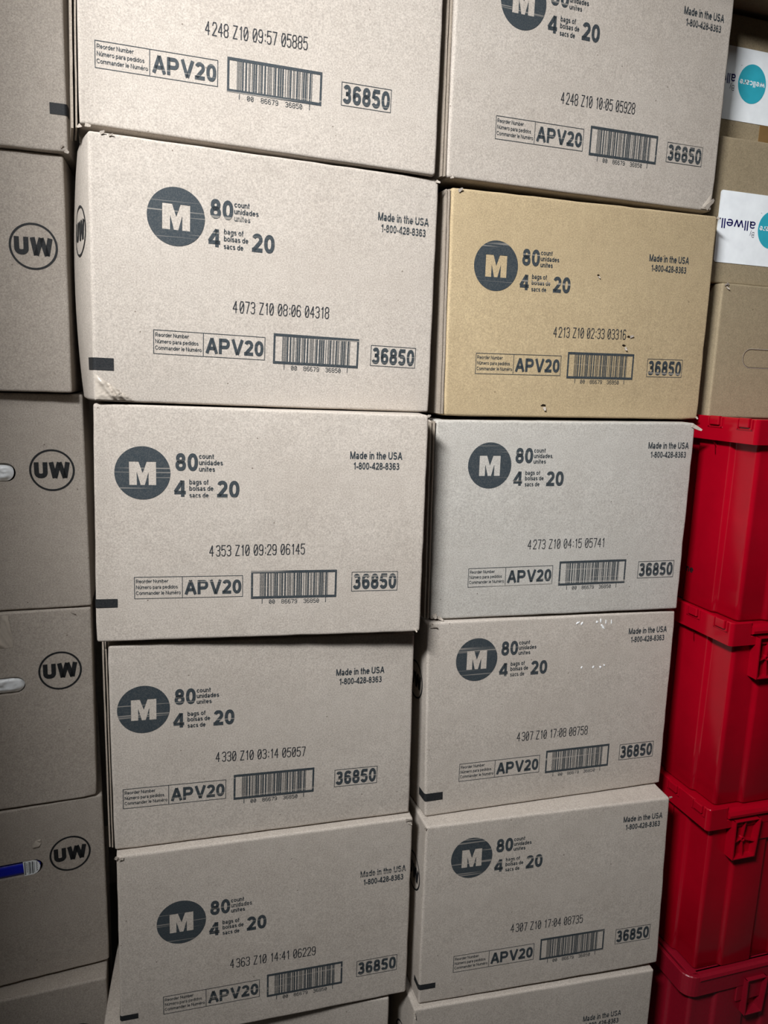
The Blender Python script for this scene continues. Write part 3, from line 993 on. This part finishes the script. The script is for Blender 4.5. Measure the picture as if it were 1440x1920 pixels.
# burst corners
P = math.pi
FL = {
    'A1': [(.006, -.001, .002, -.2, .012, .005), (.001, .0, .001, -2.4, .009, .005)],
    'A2': [(.010, -.0005, .3285, .5, .010, .004), (.020, -.0005, .3275, .35, .009, .003), (.4605, -.0005, .331, -.3, .010, .004)],
    'A3': [(.4600, -.0005, .327, .4, .009, .005), (.462, -.0005, .322, -.5, .006, .003), (.457, -.0005, .006, -1.1, .008, .004)],
    'A4': [(.448, -.0005, .313, .2, .008, .004)],
    'A5': [(.447, -.0005, .327, .15, .014, .006), (.452, -.0005, .322, -.5, .010, .004), (.004, -.0005, .326, 2.6, .008, .006), (.012, -.0005, .3245, 2.9, .012, .005)],
    'B1': [(.006, -.0005, .004, -2.7, .010, .004), (.4600, -.0005, .0025, .95, .030, .009)],
    'B2': [(.006, -.0005, .327, .6, .012, .005), (.466, -.0005, .328, -.5, .008, .004), (.465, -.0005, .003, -1.0, .007, .004)],
    'B3': [(.453, -.0005, .3185, -.45, .030, .008), (.010, -.0005, .012, -1.1, .012, .008), (.018, -.0005, .007, -.6, .014, .006)],
    'B4': [(.003, -.0005, .327, .15, .016, .006), (.006, -.0005, .330, 2.7, .010, .006)],
    'B5': [(.452, -.0005, .331, .3, .008, .004), (.004, -.0005, .325, 2.4, .008, .004)],
    'B6': [(.002, -.0005, .322, -1.4, .014, .004)],
    'C1': [(-.004, -.0005, .003, -.6, .010, .006), (-.010, -.0005, .006, .8, .009, .003)],
    'C4': [(-.030, -.0005, .325, -.4, .010, .003)],
}
for i, (k, spots) in enumerate(FL.items()):
    flakes(ROOTS[k], spots, M_TORN if k not in ('C1', 'C4') else M_SIDE, 40 + i, tilt=SHAPES[k].tilt)

# puckered tape
crumpled_tape(ROOTS['A2'], SHAPES['A2'], .0005, .002, .050, .036, .62, .0100, 3.0, tri=lambda a, b: a + b > 1.02)
crumpled_tape(ROOTS['B1'], SHAPES['B1'], .449, .002, .470, .030, 2.4, .002, 5.0, tri=lambda a, b: (1 - a) + b > 1.02)
crumpled_tape(ROOTS['C4'], SHAPES['C4'], -.137, .274, -.116, .327, .4, .0035, 7.0, tri=lambda a, b: a < .45 * b - .1 or a > 1.15 - .35 * b)
crumpled_tape(ROOTS['C5'], SHAPES['C5'], -.112, .248, -.098, .262, .9, .002, 8.0, tri=lambda a, b: abs(a - b) > .55)


def specks(parent, c, name, mat, spots, seed, lift=0.0007):
    """small ragged patches of paper or adhesive left on the panel"""
    rnd = random.Random(seed)
    bm = bmesh.new()
    for u, v, ru, rv, rot in spots:
        ru, rv, n = ru * 1.45, rv * 1.3, 9
        pts = []
        for i in range(n):
            a = 2 * P * i / n
            k = rnd.uniform(.55, 1.15)
            x, y = ru * k * math.cos(a), rv * k * math.sin(a)
            p = c.tilt @ Vector((u + x * math.cos(rot) - y * math.sin(rot), 0, v + x * math.sin(rot) + y * math.cos(rot)))
            pts.append(p)
        lo = [bm.verts.new(p) for p in pts]
        mid = sum(pts, Vector()) / n
        hi = [bm.verts.new(mid + (p - mid) * .8 + Vector((0, -lift, 0))) for p in pts]
        for i in range(n):
            bm.faces.new((lo[i], lo[(i + 1) % n], hi[(i + 1) % n], hi[i]))
        bm.faces.new(hi)
    bmesh.ops.recalc_face_normals(bm, faces=bm.faces)
    return link(name, bm, mat, parent)


rnd = random.Random(5)
sp = [(.3165, .3090, .0016, .0052, .75), (.268, .3185, .0030, .0012, .5), (.276, .3170, .0022, .0014, 1.2), (.305, .3185, .0016, .0022, .4), (.312, .3200, .0010, .0030, .1), (.322, .3175, .0007, .0040, .1),
      (.333, .3170, .0007, .0042, .1), (.2815, .2385, .0012, .0020, -.5), (.3045, .2380, .0013, .0019, -.6), (.3185, .2365, .0015, .0018, .5), (.3255, .2395, .0015, .0016, 0)]
specks(ROOTS['B4'], SHAPES['B4'], 'paper_residue', plain('white_residue', (.82, .83, .82), .45), sp, 6)

# punctures in the tan carton: a dark hole with a raised shred beside it
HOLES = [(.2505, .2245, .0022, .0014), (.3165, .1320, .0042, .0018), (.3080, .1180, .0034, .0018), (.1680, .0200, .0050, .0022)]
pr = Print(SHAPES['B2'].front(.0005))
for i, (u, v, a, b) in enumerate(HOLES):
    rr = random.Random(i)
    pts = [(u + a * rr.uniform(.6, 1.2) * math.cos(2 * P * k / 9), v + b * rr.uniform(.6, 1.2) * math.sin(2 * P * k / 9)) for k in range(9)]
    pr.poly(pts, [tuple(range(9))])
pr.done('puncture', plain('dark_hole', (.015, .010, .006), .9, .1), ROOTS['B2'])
flakes(ROOTS['B2'], [(.2510, -.0006, .2225, -.9, .006, .0022), (.3185, -.0006, .1315, .35, .010, .004), (.3110, -.0006, .1150, -1.2, .009, .004), (.1690, -.0006, .0170, -1.3, .009, .005)], M_TORN, 77, 'torn_shred', SHAPES['B2'].tilt)


# what shows through the hand holes
def film_bag(host, name, label, cat, hole, mat, seed, amp=.004, group=None):
    """the face of a plastic-wrapped pack pressed up behind a hand hole"""
    q = CASES[host]
    M = place(q['x'], q['y'], q['z'], q['yaw'], q['ti'], q['le'])
    u0, u1, v, h = hole
    bm = bmesh.new()
    nx, nz = 44, 14
    rows = []
    for j in range(nz + 1):
        row = []
        b = -1 + 2 * j / nz
        half = math.sqrt(max(0.0, 1 - (b * .98) ** 2)) * h / 2
        for i in range(nx + 1):
            a = i / nx
            lo, hi = u0 + h / 2 - half * .97, u1 - h / 2 + half * .97
            u = lo + (hi - lo) * a
            z = v + b * h / 2 * .97
            e = min(1, (1 - abs(b)) * 2.2) * min(1, 8 * min(a, 1 - a) + .15)
            w = abs(noise.noise(Vector((u * 70, z * 90, seed)))) + .5 * abs(noise.noise(Vector((u * 190, z * 190, seed + 4))))
            row.append(bm.verts.new((u, .0062 - .0045 * e - amp * w * e, z)))
        rows.append(row)
    back = [[bm.verts.new((x.co.x, .044, x.co.z)) for x in r] for r in (rows[0], rows[-1])]
    for r0, r1 in zip(rows[:-1], rows[1:]):
        for i in range(nx):
            bm.faces.new((r0[i], r0[i + 1], r1[i + 1], r1[i]))
    for i in range(nx):
        bm.faces.new((rows[0][i + 1], rows[0][i], back[0][i], back[0][i + 1]))
        bm.faces.new((rows[-1][i], rows[-1][i + 1], back[1][i + 1], back[1][i]))
        bm.faces.new((back[0][i], back[1][i], back[1][i + 1], back[0][i + 1]))
    bmesh.ops.recalc_face_normals(bm, faces=bm.faces)
    root = thing(name, label, cat, M, group)
    link('wrapper', bm, mat, root, smooth=True)
    return root


film_bag('C3', 'plastic_bag', 'white plastic film bag inside the third end-on carton from the top', 'plastic bag', (-.204, -.1018, .2174, .0282), M_FILM, 2.0, .006)
film_bag('C4', 'plastic_bag', 'white plastic film bag seen in the hand hole below the puckered tape', 'plastic bag', (-.204, -.1017, .2118, .0285), M_FILM, 9.0, .005)
bag = film_bag('C5', 'wrapped_pack', 'blue plastic-wrapped pack with a white printed strip inside an end-on carton', 'pack', (-.205, -.1006, .2128, .0264), M_BLUE, 4.0, .0005)
bm = bmesh.new()
ring = [(-.1275, .2260), (-.112, .2257), (-.107, .2235), (-.1030, .2190), (-.1016, .2128), (-.1030, .2068), (-.107, .2020), (-.112, .2000), (-.1262, .1998)]
lo = [bm.verts.new((x, .0016, z)) for x, z in ring]
hi = [bm.verts.new((x, .0004, z)) for x, z in ring]
for i in range(len(ring)):
    bm.faces.new((lo[i], lo[(i + 1) % 9], hi[(i + 1) % 9], hi[i]))
bm.faces.new(hi)
bmesh.ops.recalc_face_normals(bm, faces=bm.faces)
strip = link('printed_strip', bm, M_WHITE, bag)
pr = Print(lambda u, v: Vector((u, .0002, v)))
for i, (u, w, v0, v1) in enumerate([(-.1255, .0010, .2012, .2250), (-.1240, .0005, .2012, .2250), (-.1195, .0006, .2012, .2245), (-.1180, .0012, .2020, .2240), (-.1160, .0006, .2030, .2230), (-.1140, .0014, .2020, .2240), (-.1112, .0007, .2030, .2230)]):
    pr.rect(u, v0, u + w, v1)
for j in range(5):
    z = .2050 + .0035 * j
    pr.ribbon([(-.1225, z), (-.1210, z + .002), (-.1222, z + .003)], .0006)
    pr.ribbon([(-.1075, z + .0005), (-.1060, z + .0022), (-.1072, z + .0030)], .0007)
pr.done('fine_lettering', M_BLACKP, strip)


# ---------------------------------------------------------------- red totes
TX, TY, TW, TD = 0.916, 0.963, 0.41, 0.60          # rim: near corner, width, depth


def tote_plan(inset):
    """outline of the ribbed body, near corner first, going round towards the far side"""
    x0, y0, x1, y1 = .018 + inset, .010 + inset, TW - .018 - inset, TD - .018 - inset
    d, s = -.0065, .005          # the panels stand proud of the corner posts
    front = []
    for a, b in ((.050, .125), (.165, TW - .165 - .036), (TW - .125 - .036, TW - .050 - .036)):
        front += [(x0 + a, y0), (x0 + a + s, y0 + d), (x0 + b - s, y0 + d), (x0 + b, y0)]
    right = []
    ys = [(.050, .135), (.175, .275), (.315, .400), (.440, .520)]
    for a, b in ys:
        right += [(x1, y0 + a), (x1 - d, y0 + a + s), (x1 - d, y0 + b - s), (x1, y0 + b)]
    left = [(x0 + (x1 - x), y) for x, y in reversed(right)]
    r = .007

    def arc(cx, cy, a0, n=5):
        return [(cx + r * math.cos(a0 + P / 2 * i / n), cy + r * math.sin(a0 + P / 2 * i / n)) for i in range(n + 1)]
    out = arc(x0 + r, y0 + r, P) + front + arc(x1 - r, y0 + r, 1.5 * P) + right + arc(x1 - r, y1 - r, 0) + arc(x0 + r, y1 - r, P / 2) + left
    # round every rib edge a little by cutting its corner
    res = []
    n = len(out)
    for i in range(n):
        p0, p, p1 = Vector(out[i - 1]), Vector(out[i]), Vector(out[(i + 1) % n])
        a, b = (p0 - p), (p1 - p)
        if a.length > .006 or b.length > .006:
            ka, kb = min(.0028, a.length * .35), min(.0028, b.length * .35)
            A, Bq = p + a.normalized() * ka, p + b.normalized() * kb
            res += [A, (A + Bq) * .25 + p * .5, Bq]
        else:
            res.append(p)
    return res


def rim_ring(rad, drop, n=6):
    """outline of the rim with the height of its upper edge at each point"""
    def arc(cx, cy, a0):
        return [(cx + rad * math.cos(a0 + P / 2 * i / n), cy + rad * math.sin(a0 + P / 2 * i / n), 0.0) for i in range(n + 1)]
    out = arc(rad, rad, P)
    if drop:
        out += [(.0395, 0, 0.0), (.0402, 0, -drop), (TW - .0402, 0, -drop), (TW - .0395, 0, 0.0)]
    out += arc(TW - rad, rad, 1.5 * P) + arc(TW - rad, TD - rad, 0) + arc(rad, TD - rad, P / 2)
    return out


def inset_pt(x, y, t):
    cx, cy = TW / 2, TD / 2
    return (cx + (x - cx) * (1 - 2 * t / TW), cy + (y - cy) * (1 - 2 * t / TD))


def make_tote(zrim, zfoot, label, mat, old=False):
    root = thing('storage_tote', label, 'tote', Matrix.Translation((TX, TY, zfoot)), 'red lidded totes in one stack')
    Z = zrim - zfoot
    bm = bmesh.new()
    levels = [(0.0, .010), (.0015, .0065), (.005, .0045), (Z * .5, .002), (Z - .012, .0)]
    rings = []
    for z, ins in levels:
        rings.append([bm.verts.new((p.x, p.y, z)) for p in tote_plan(ins)])
    n = len(rings[0])
    for a, b in zip(rings[:-1], rings[1:]):
        for i in range(n):
            bm.faces.new((a[i], a[(i + 1) % n], b[(i + 1) % n], b[i]))
    bm.faces.new(rings[0][::-1])
    body = link('body', bm, mat, root)
    for p in body.data.polygons:
        p.use_smooth = len(p.vertices) == 4
    # rim
    bm = bmesh.new()
    rad = .024 if old else .007
    ring = rim_ring(rad, 0 if old else .024)
    hgt = .040
    t = .0022
    sec = []
    for x, y, dz in ring:
        ix, iy = inset_pt(x, y, .0012)
        jx, jy = inset_pt(x, y, t + .004)
        kx, ky = inset_pt(x, y, .021)
        top = Z + dz
        sec.append([bm.verts.new(q) for q in ((kx, ky, Z - .030), (jx, jy, Z - hgt + .001), (x, y, Z - hgt), (x, y, top - .0015), (ix, iy, top), (jx, jy, top), (jx, jy, min(top, Z - .012)), (kx, ky, min(top, Z - .012)))])
    m = len(sec)
    for i in range(m):
        a, b = sec[i], sec[(i + 1) % m]
        for k in range(7):
            try:
                bm.faces.new((a[k], b[k], b[k + 1], a[k + 1]))
            except ValueError:
                pass
    bmesh.ops.recalc_face_normals(bm, faces=bm.faces)
    link('rim', bm, mat, root)
    # deep skirt of the rim across the middle of the front
    bm = bmesh.new()
    bx(bm, (.115, .001, Z - .074), (TW - .115, .005, Z - .030), .0012)
    bx(bm, (.121, .005, Z - .074), (.124, .016, Z - .034), .0005)
    bx(bm, (TW - .124, .005, Z - .074), (TW - .121, .016, Z - .034), .0005)
    link('front_skirt', bm, mat, root)
    # lid: plate, turned-down front edge
    bm = bmesh.new()
    if old:
        bx(bm, (.010, .010, Z - .004), (TW - .010, TD - .010, Z + .0015), .0012)
        prof = [(.014, .0015), (.004, .0015), (-.001, -.001), (-.003, -.006), (-.001, -.010), (.004, -.010)]
        xa, xb = .026, TW - .026
    else:
        bx(bm, (.0045, .012, Z - .008), (TW - .0045, TD - .0045, Z - .0045), .001)
        prof = [(.016, -.0045), (.006, -.0055), (-.002, -.009), (-.0055, -.0145), (-.0050, -.019), (-.001, -.0215), (.004, -.0215)]
        xa, xb = .0415, TW - .0415
    pts = []
    for x in (xa, xb):
        pts.append([bm.verts.new((x, y, Z + z)) for y, z in prof])
    for i in range(len(prof) - 1):
        bm.faces.new((pts[0][i], pts[1][i], pts[1][i + 1], pts[0][i + 1]))
    bm.faces.new(pts[0])
    bm.faces.new(pts[1][::-1])
    bmesh.ops.recalc_face_normals(bm, faces=bm.faces)
    link('lid', bm, mat, root)
    # hinge lugs of the lid along the long side
    if not old:
        for ya in (.0085, .0755, .2435, .3105, .4785, .5455):
            bm = bmesh.new()
            yb = ya + .033
            bx(bm, (-.0030, ya, Z - .017), (.002, ya + .0026, Z - .0008), .0007)
            bx(bm, (-.0030, yb - .0026, Z - .017), (.002, yb, Z - .0008), .0007)
            bx(bm, (-.0012, ya, Z - .0185), (.002, yb, Z - .0165), .0006)
            bx(bm, (-.0046, ya + .0056, Z - .0140), (.002, yb - .0056, Z + .0010), .0013)
            link('hinge_lug', bm, mat, root)
    # stiffening gussets under the rim
    for y in (.097, .300, .500):
        bm = bmesh.new()
        A = [bm.verts.new(q) for q in ((.003, y, Z - .039), (.019, y, Z - .039), (.019, y, Z - .064))]
        Bv = [bm.verts.new((v.co.x, y + .0026, v.co.z)) for v in A]
        bm.faces.new(A)
        bm.faces.new(Bv[::-1])
        for i in range(3):
            bm.faces.new((A[i], Bv[i], Bv[(i + 1) % 3], A[(i + 1) % 3]))
        C_ = [bm.verts.new(q) for q in ((.003, y - .003, Z - .039), (.007, y - .0035, Z - .063), (.010, y + .001, Z - .063), (.006, y + .001, Z - .039))]
        bm.faces.new(C_)
        bmesh.ops.recalc_face_normals(bm, faces=bm.faces)
        link('gusset', bm, mat, root)
    # latch boxes: open-fronted, cross-ribbed
    for xa, xb in (((.052, .108), (TW - .108, TW - .052)) if not old else ((.128, .176), (TW - .176, TW - .128))):
        bm = bmesh.new()
        y0, y1 = -.009, .024
        za, zb = Z - .099, Z - .026
        w = .0024
        k = .005
        # side walls lean in a little towards the foot
        for s, x, xf in ((0, xa, xa + k * .4), (1, xb - w, xb - w - k)):
            v = [bm.verts.new(q) for q in ((xf, y0, za), (xf + w, y0, za), (xf + w, y1, za), (xf, y1, za), (x, y0, zb), (x + w, y0, zb), (x + w, y1, zb), (x, y1, zb))]
            for f in ((0, 1, 2, 3), (4, 7, 6, 5), (0, 4, 5, 1), (1, 5, 6, 2), (2, 6, 7, 3), (3, 7, 4, 0)):
                bm.faces.new([v[i] for i in f])
        bx(bm, (xa + k * .4, y0, za), (xb - k, y1, za + w), .0006)
        bx(bm, (xa, y0 + .002, zb - w), (xb, y1, zb), .0006)
        if not old:
            cx, cz = (xa + xb) / 2 - .002, za + .034
            nn = 16
            o_ = [[bm.verts.new((cx + rr * math.cos(2 * P * i / nn), yy, cz + rr * math.sin(2 * P * i / nn))) for i in range(nn)] for rr, yy in ((.0046, y1), (.0046, y0 + .006), (.0026, y0 + .006), (.0026, y1 - .004))]
            for a, b in zip(o_[:-1], o_[1:]):
                for i in range(nn):
                    bm.faces.new((a[i], a[(i + 1) % nn], b[(i + 1) % nn], b[i]))
            for tx, tz in ((xa + .004, za + .030), (xb - .007, za + .028), (cx + .001, za + w), (cx + .001, zb)):
                d = Vector((tx - cx, 0, tz - cz))
                L = d.length
                d.normalize()
                nrm = Vector((-d.z, 0, d.x)) * .0009
                s0, s1 = Vector((cx, 0, cz)) + d * .0044, Vector((cx, 0, cz)) + d * L
                v = [bm.verts.new(q) for q in (s0 + nrm + Vector((0, y0 + .007, 0)), s0 - nrm + Vector((0, y0 + .007, 0)), s1 - nrm + Vector((0, y0 + .004, 0)), s1 + nrm + Vector((0, y0 + .004, 0)),
                                               s0 + nrm + Vector((0, y1, 0)), s0 - nrm + Vector((0, y1, 0)), s1 - nrm + Vector((0, y1, 0)), s1 + nrm + Vector((0, y1, 0)))]
                for f in ((0, 1, 2, 3), (4, 7, 6, 5), (0, 4, 5, 1), (1, 5, 6, 2), (2, 6, 7, 3), (3, 7, 4, 0)):
                    bm.faces.new([v[i] for i in f])
        bmesh.ops.recalc_face_normals(bm, faces=bm.faces)
        link('latch_box', bm, mat, root)
    return root


ZR = (1.3292, 0.9945, 0.6570, 0.3220)
TOTE_LABELS = ('topmost red tote of the stack, carrying the plain carton', 'red tote second from the top of its stack', 'red tote third from the top, its cross-ribbed latch box in view',
               'lowest red tote, darker and scuffed with a rounded rim')
totes = []
for i, zr in enumerate(ZR):
    foot = (ZR[i + 1] + (.0016 if i == 2 else -.0044)) if i < 3 else 0.0
    totes.append(make_tote(zr, foot, TOTE_LABELS[i], M_RED if i < 3 else M_REDOLD, old=(i == 3)))
# dark moulded-in lettering low on the top tote's side, its start hidden behind the cartons
pr = Print(lambda u, v: Vector((.0146, -u, v)))
pr.text('ne', -.142, -.1235, .0575, .0125, 20)
pr.done('side_lettering', M_BLACKP, totes[0])


# ---------------------------------------------------------------- plain cartons on the totes
def plain_carton(label, x, y, z, W, H, D, seed, mat=None):
    root = thing('cardboard_carton', label, 'carton', Matrix.Translation((x, y, z)), 'plain brown cartons on the totes')
    c = Carton(W, H, D, None, .002, .002, seed=seed)
    c.build(root, mat or M_KRAFT)
    return root, c


lid_top = ZR[0] - .0043
d1, s1 = plain_carton('plain brown carton with an uncut hand hole, standing on the top red tote', .9365, 1.100, lid_top, .36, CAM_H + .1795 - lid_top, .40, 61)
z2 = CAM_H + .1800
K2, K3 = 1.115 / 1.10, 1.15 / 1.12
d2, s2 = plain_carton('brown carton with an upside-down white sticker, just above the hand-hole carton', .9015 * K2, 1.115, z2, .38, CAM_H + .4090 * K2 - z2, .38, 62)
z3 = CAM_H + .4090 * K2 + .0005
d3, s3 = plain_carton('brown carton with the higher upside-down white sticker, its top in shade', .8700 * K3, 1.150, z3, .40, CAM_H + .6165 - z3, .36, 63)
d4, s4 = plain_carton('added brown carton mostly beyond the top picture edge, shading the highest sticker carton', .8000, 1.040, CAM_H + .6250, .42, .25, .44, 64)  # carton added so that its overhang darkens the sticker carton's upper edge

# the punched outline of the hand hole
pr = Print(s1.front(.0006))
u0, u1, v0, v1 = .0595, .150, .0888, .1205
hh = (v1 - v0) / 2


def slot(t):
    h = hh - t
    a = [(u0 + hh - h * math.sin(P * i / 14), v0 + hh + h * math.cos(P * i / 14)) for i in range(15)]
    b = [(u1 - hh + h * math.sin(P * i / 14), v0 + hh - h * math.cos(P * i / 14)) for i in range(15)]
    return a + b


A, Bq = slot(0), slot(.0009)
n = len(A)
pr.poly(A + Bq, [(i, (i + 1) % n, n + (i + 1) % n, n + i) for i in range(n)])
pr.done('hand_hole_cut', plain('cut_edge', (.09, .06, .035), .9, .1), d1)
pr = Print(s1.front(.0005))
A, Bq = slot(-.0008), slot(0)
pr.poly(A + Bq, [(i, (i + 1) % n, n + (i + 1) % n, n + i) for i in range(n)])
pr.done('hand_hole_lip', M_TORN, d1)
flakes(d1, [(.004, -.0005, .2235, .5, .010, .003), (.008, -.0005, .221, -.7, .009, .003), (.012, -.0005, .2245, 2.6, .010, .004)], M_TORN, 81)


def sticker(root, c, x0, x1, z0, z1, cx, cz, words_to):
    """white sticker stuck on upside down: teal disc with white lettering, navy and grey lettering beside it"""
    bm = bmesh.new()
    r, n = .0045, 5
    ring = []
    for ax, az, a0 in ((x0 + r, z0 + r, P), (x1 - r, z0 + r, 1.5 * P), (x1 - r, z1 - r, 0), (x0 + r, z1 - r, P / 2)):
        ring += [(ax + r * math.cos(a0 + P / 2 * i / n), az + r * math.sin(a0 + P / 2 * i / n)) for i in range(n + 1)]
    lo = [bm.verts.new((x, -.0002, z)) for x, z in ring]
    hi = [bm.verts.new((x, -.0008, z)) for x, z in ring]
    m = len(ring)
    for i in range(m):
        bm.faces.new((lo[i], lo[(i + 1) % m], hi[(i + 1) % m], hi[i]))
    bm.faces.new(hi)
    bmesh.ops.recalc_face_normals(bm, faces=bm.faces)
    st = link('sticker', bm, M_WHITE, root)

    def put(lift):
        return lambda u, v: Vector((cx - u, -.0008 - lift, cz - v))
    pr = Print(put(.0003))
    pr.disc(0, 0, .0290, .0308)
    pr.done('brand_disc', M_TEAL, st)
    pr = Print(put(.0006))
    pr.text('wellcare', -.0262, .0262, -.0050, .0098, 17)
    pr.done('disc_lettering', M_WHITE, st)
    pr = Print(put(.0003))
    pr.text('allwell.', .0352, words_to, -.0105, .0158, 13)
    pr.done('brand_lettering', M_NAVY, st)
    pr = Print(put(.0003))
    pr.text('By', .0358, .0452, .0065, .0088, 10)
    pr.rect(.024, -.0262, .0262, -.0257)
    pr.done('small_lettering', M_GREYP, st)


def on_panel(k, x0, z0, *v):
    return [q * k - (z0 if i % 2 else x0) for i, q in enumerate(v)]


x2, z2r, x3, z3r = .9015 * K2, z2 - CAM_H, .8700 * K3, z3 - CAM_H
a = on_panel(K2, x2, z2r, .9120, .2115, 1.090, .3258, 1.0235, .2715)
sticker(d2, s2, a[0], a[2], a[1], a[3], a[4], a[5], .1105)
a = on_panel(K3, x3, z3r, .8730, .4410, 1.030, .5520, .9662, .5003)
sticker(d3, s3, a[0], a[2], a[1], a[3], a[4], a[5], .0910)
bm = bmesh.new()
bx(bm, (.9925 * K3 - x3, -.0006, .0045), (1.045 * K3 - x3, .0002, a[1] - .0005))
link('packing_tape', bm, plain('brown_tape', (.22, .13, .05), .3, .5), d3)
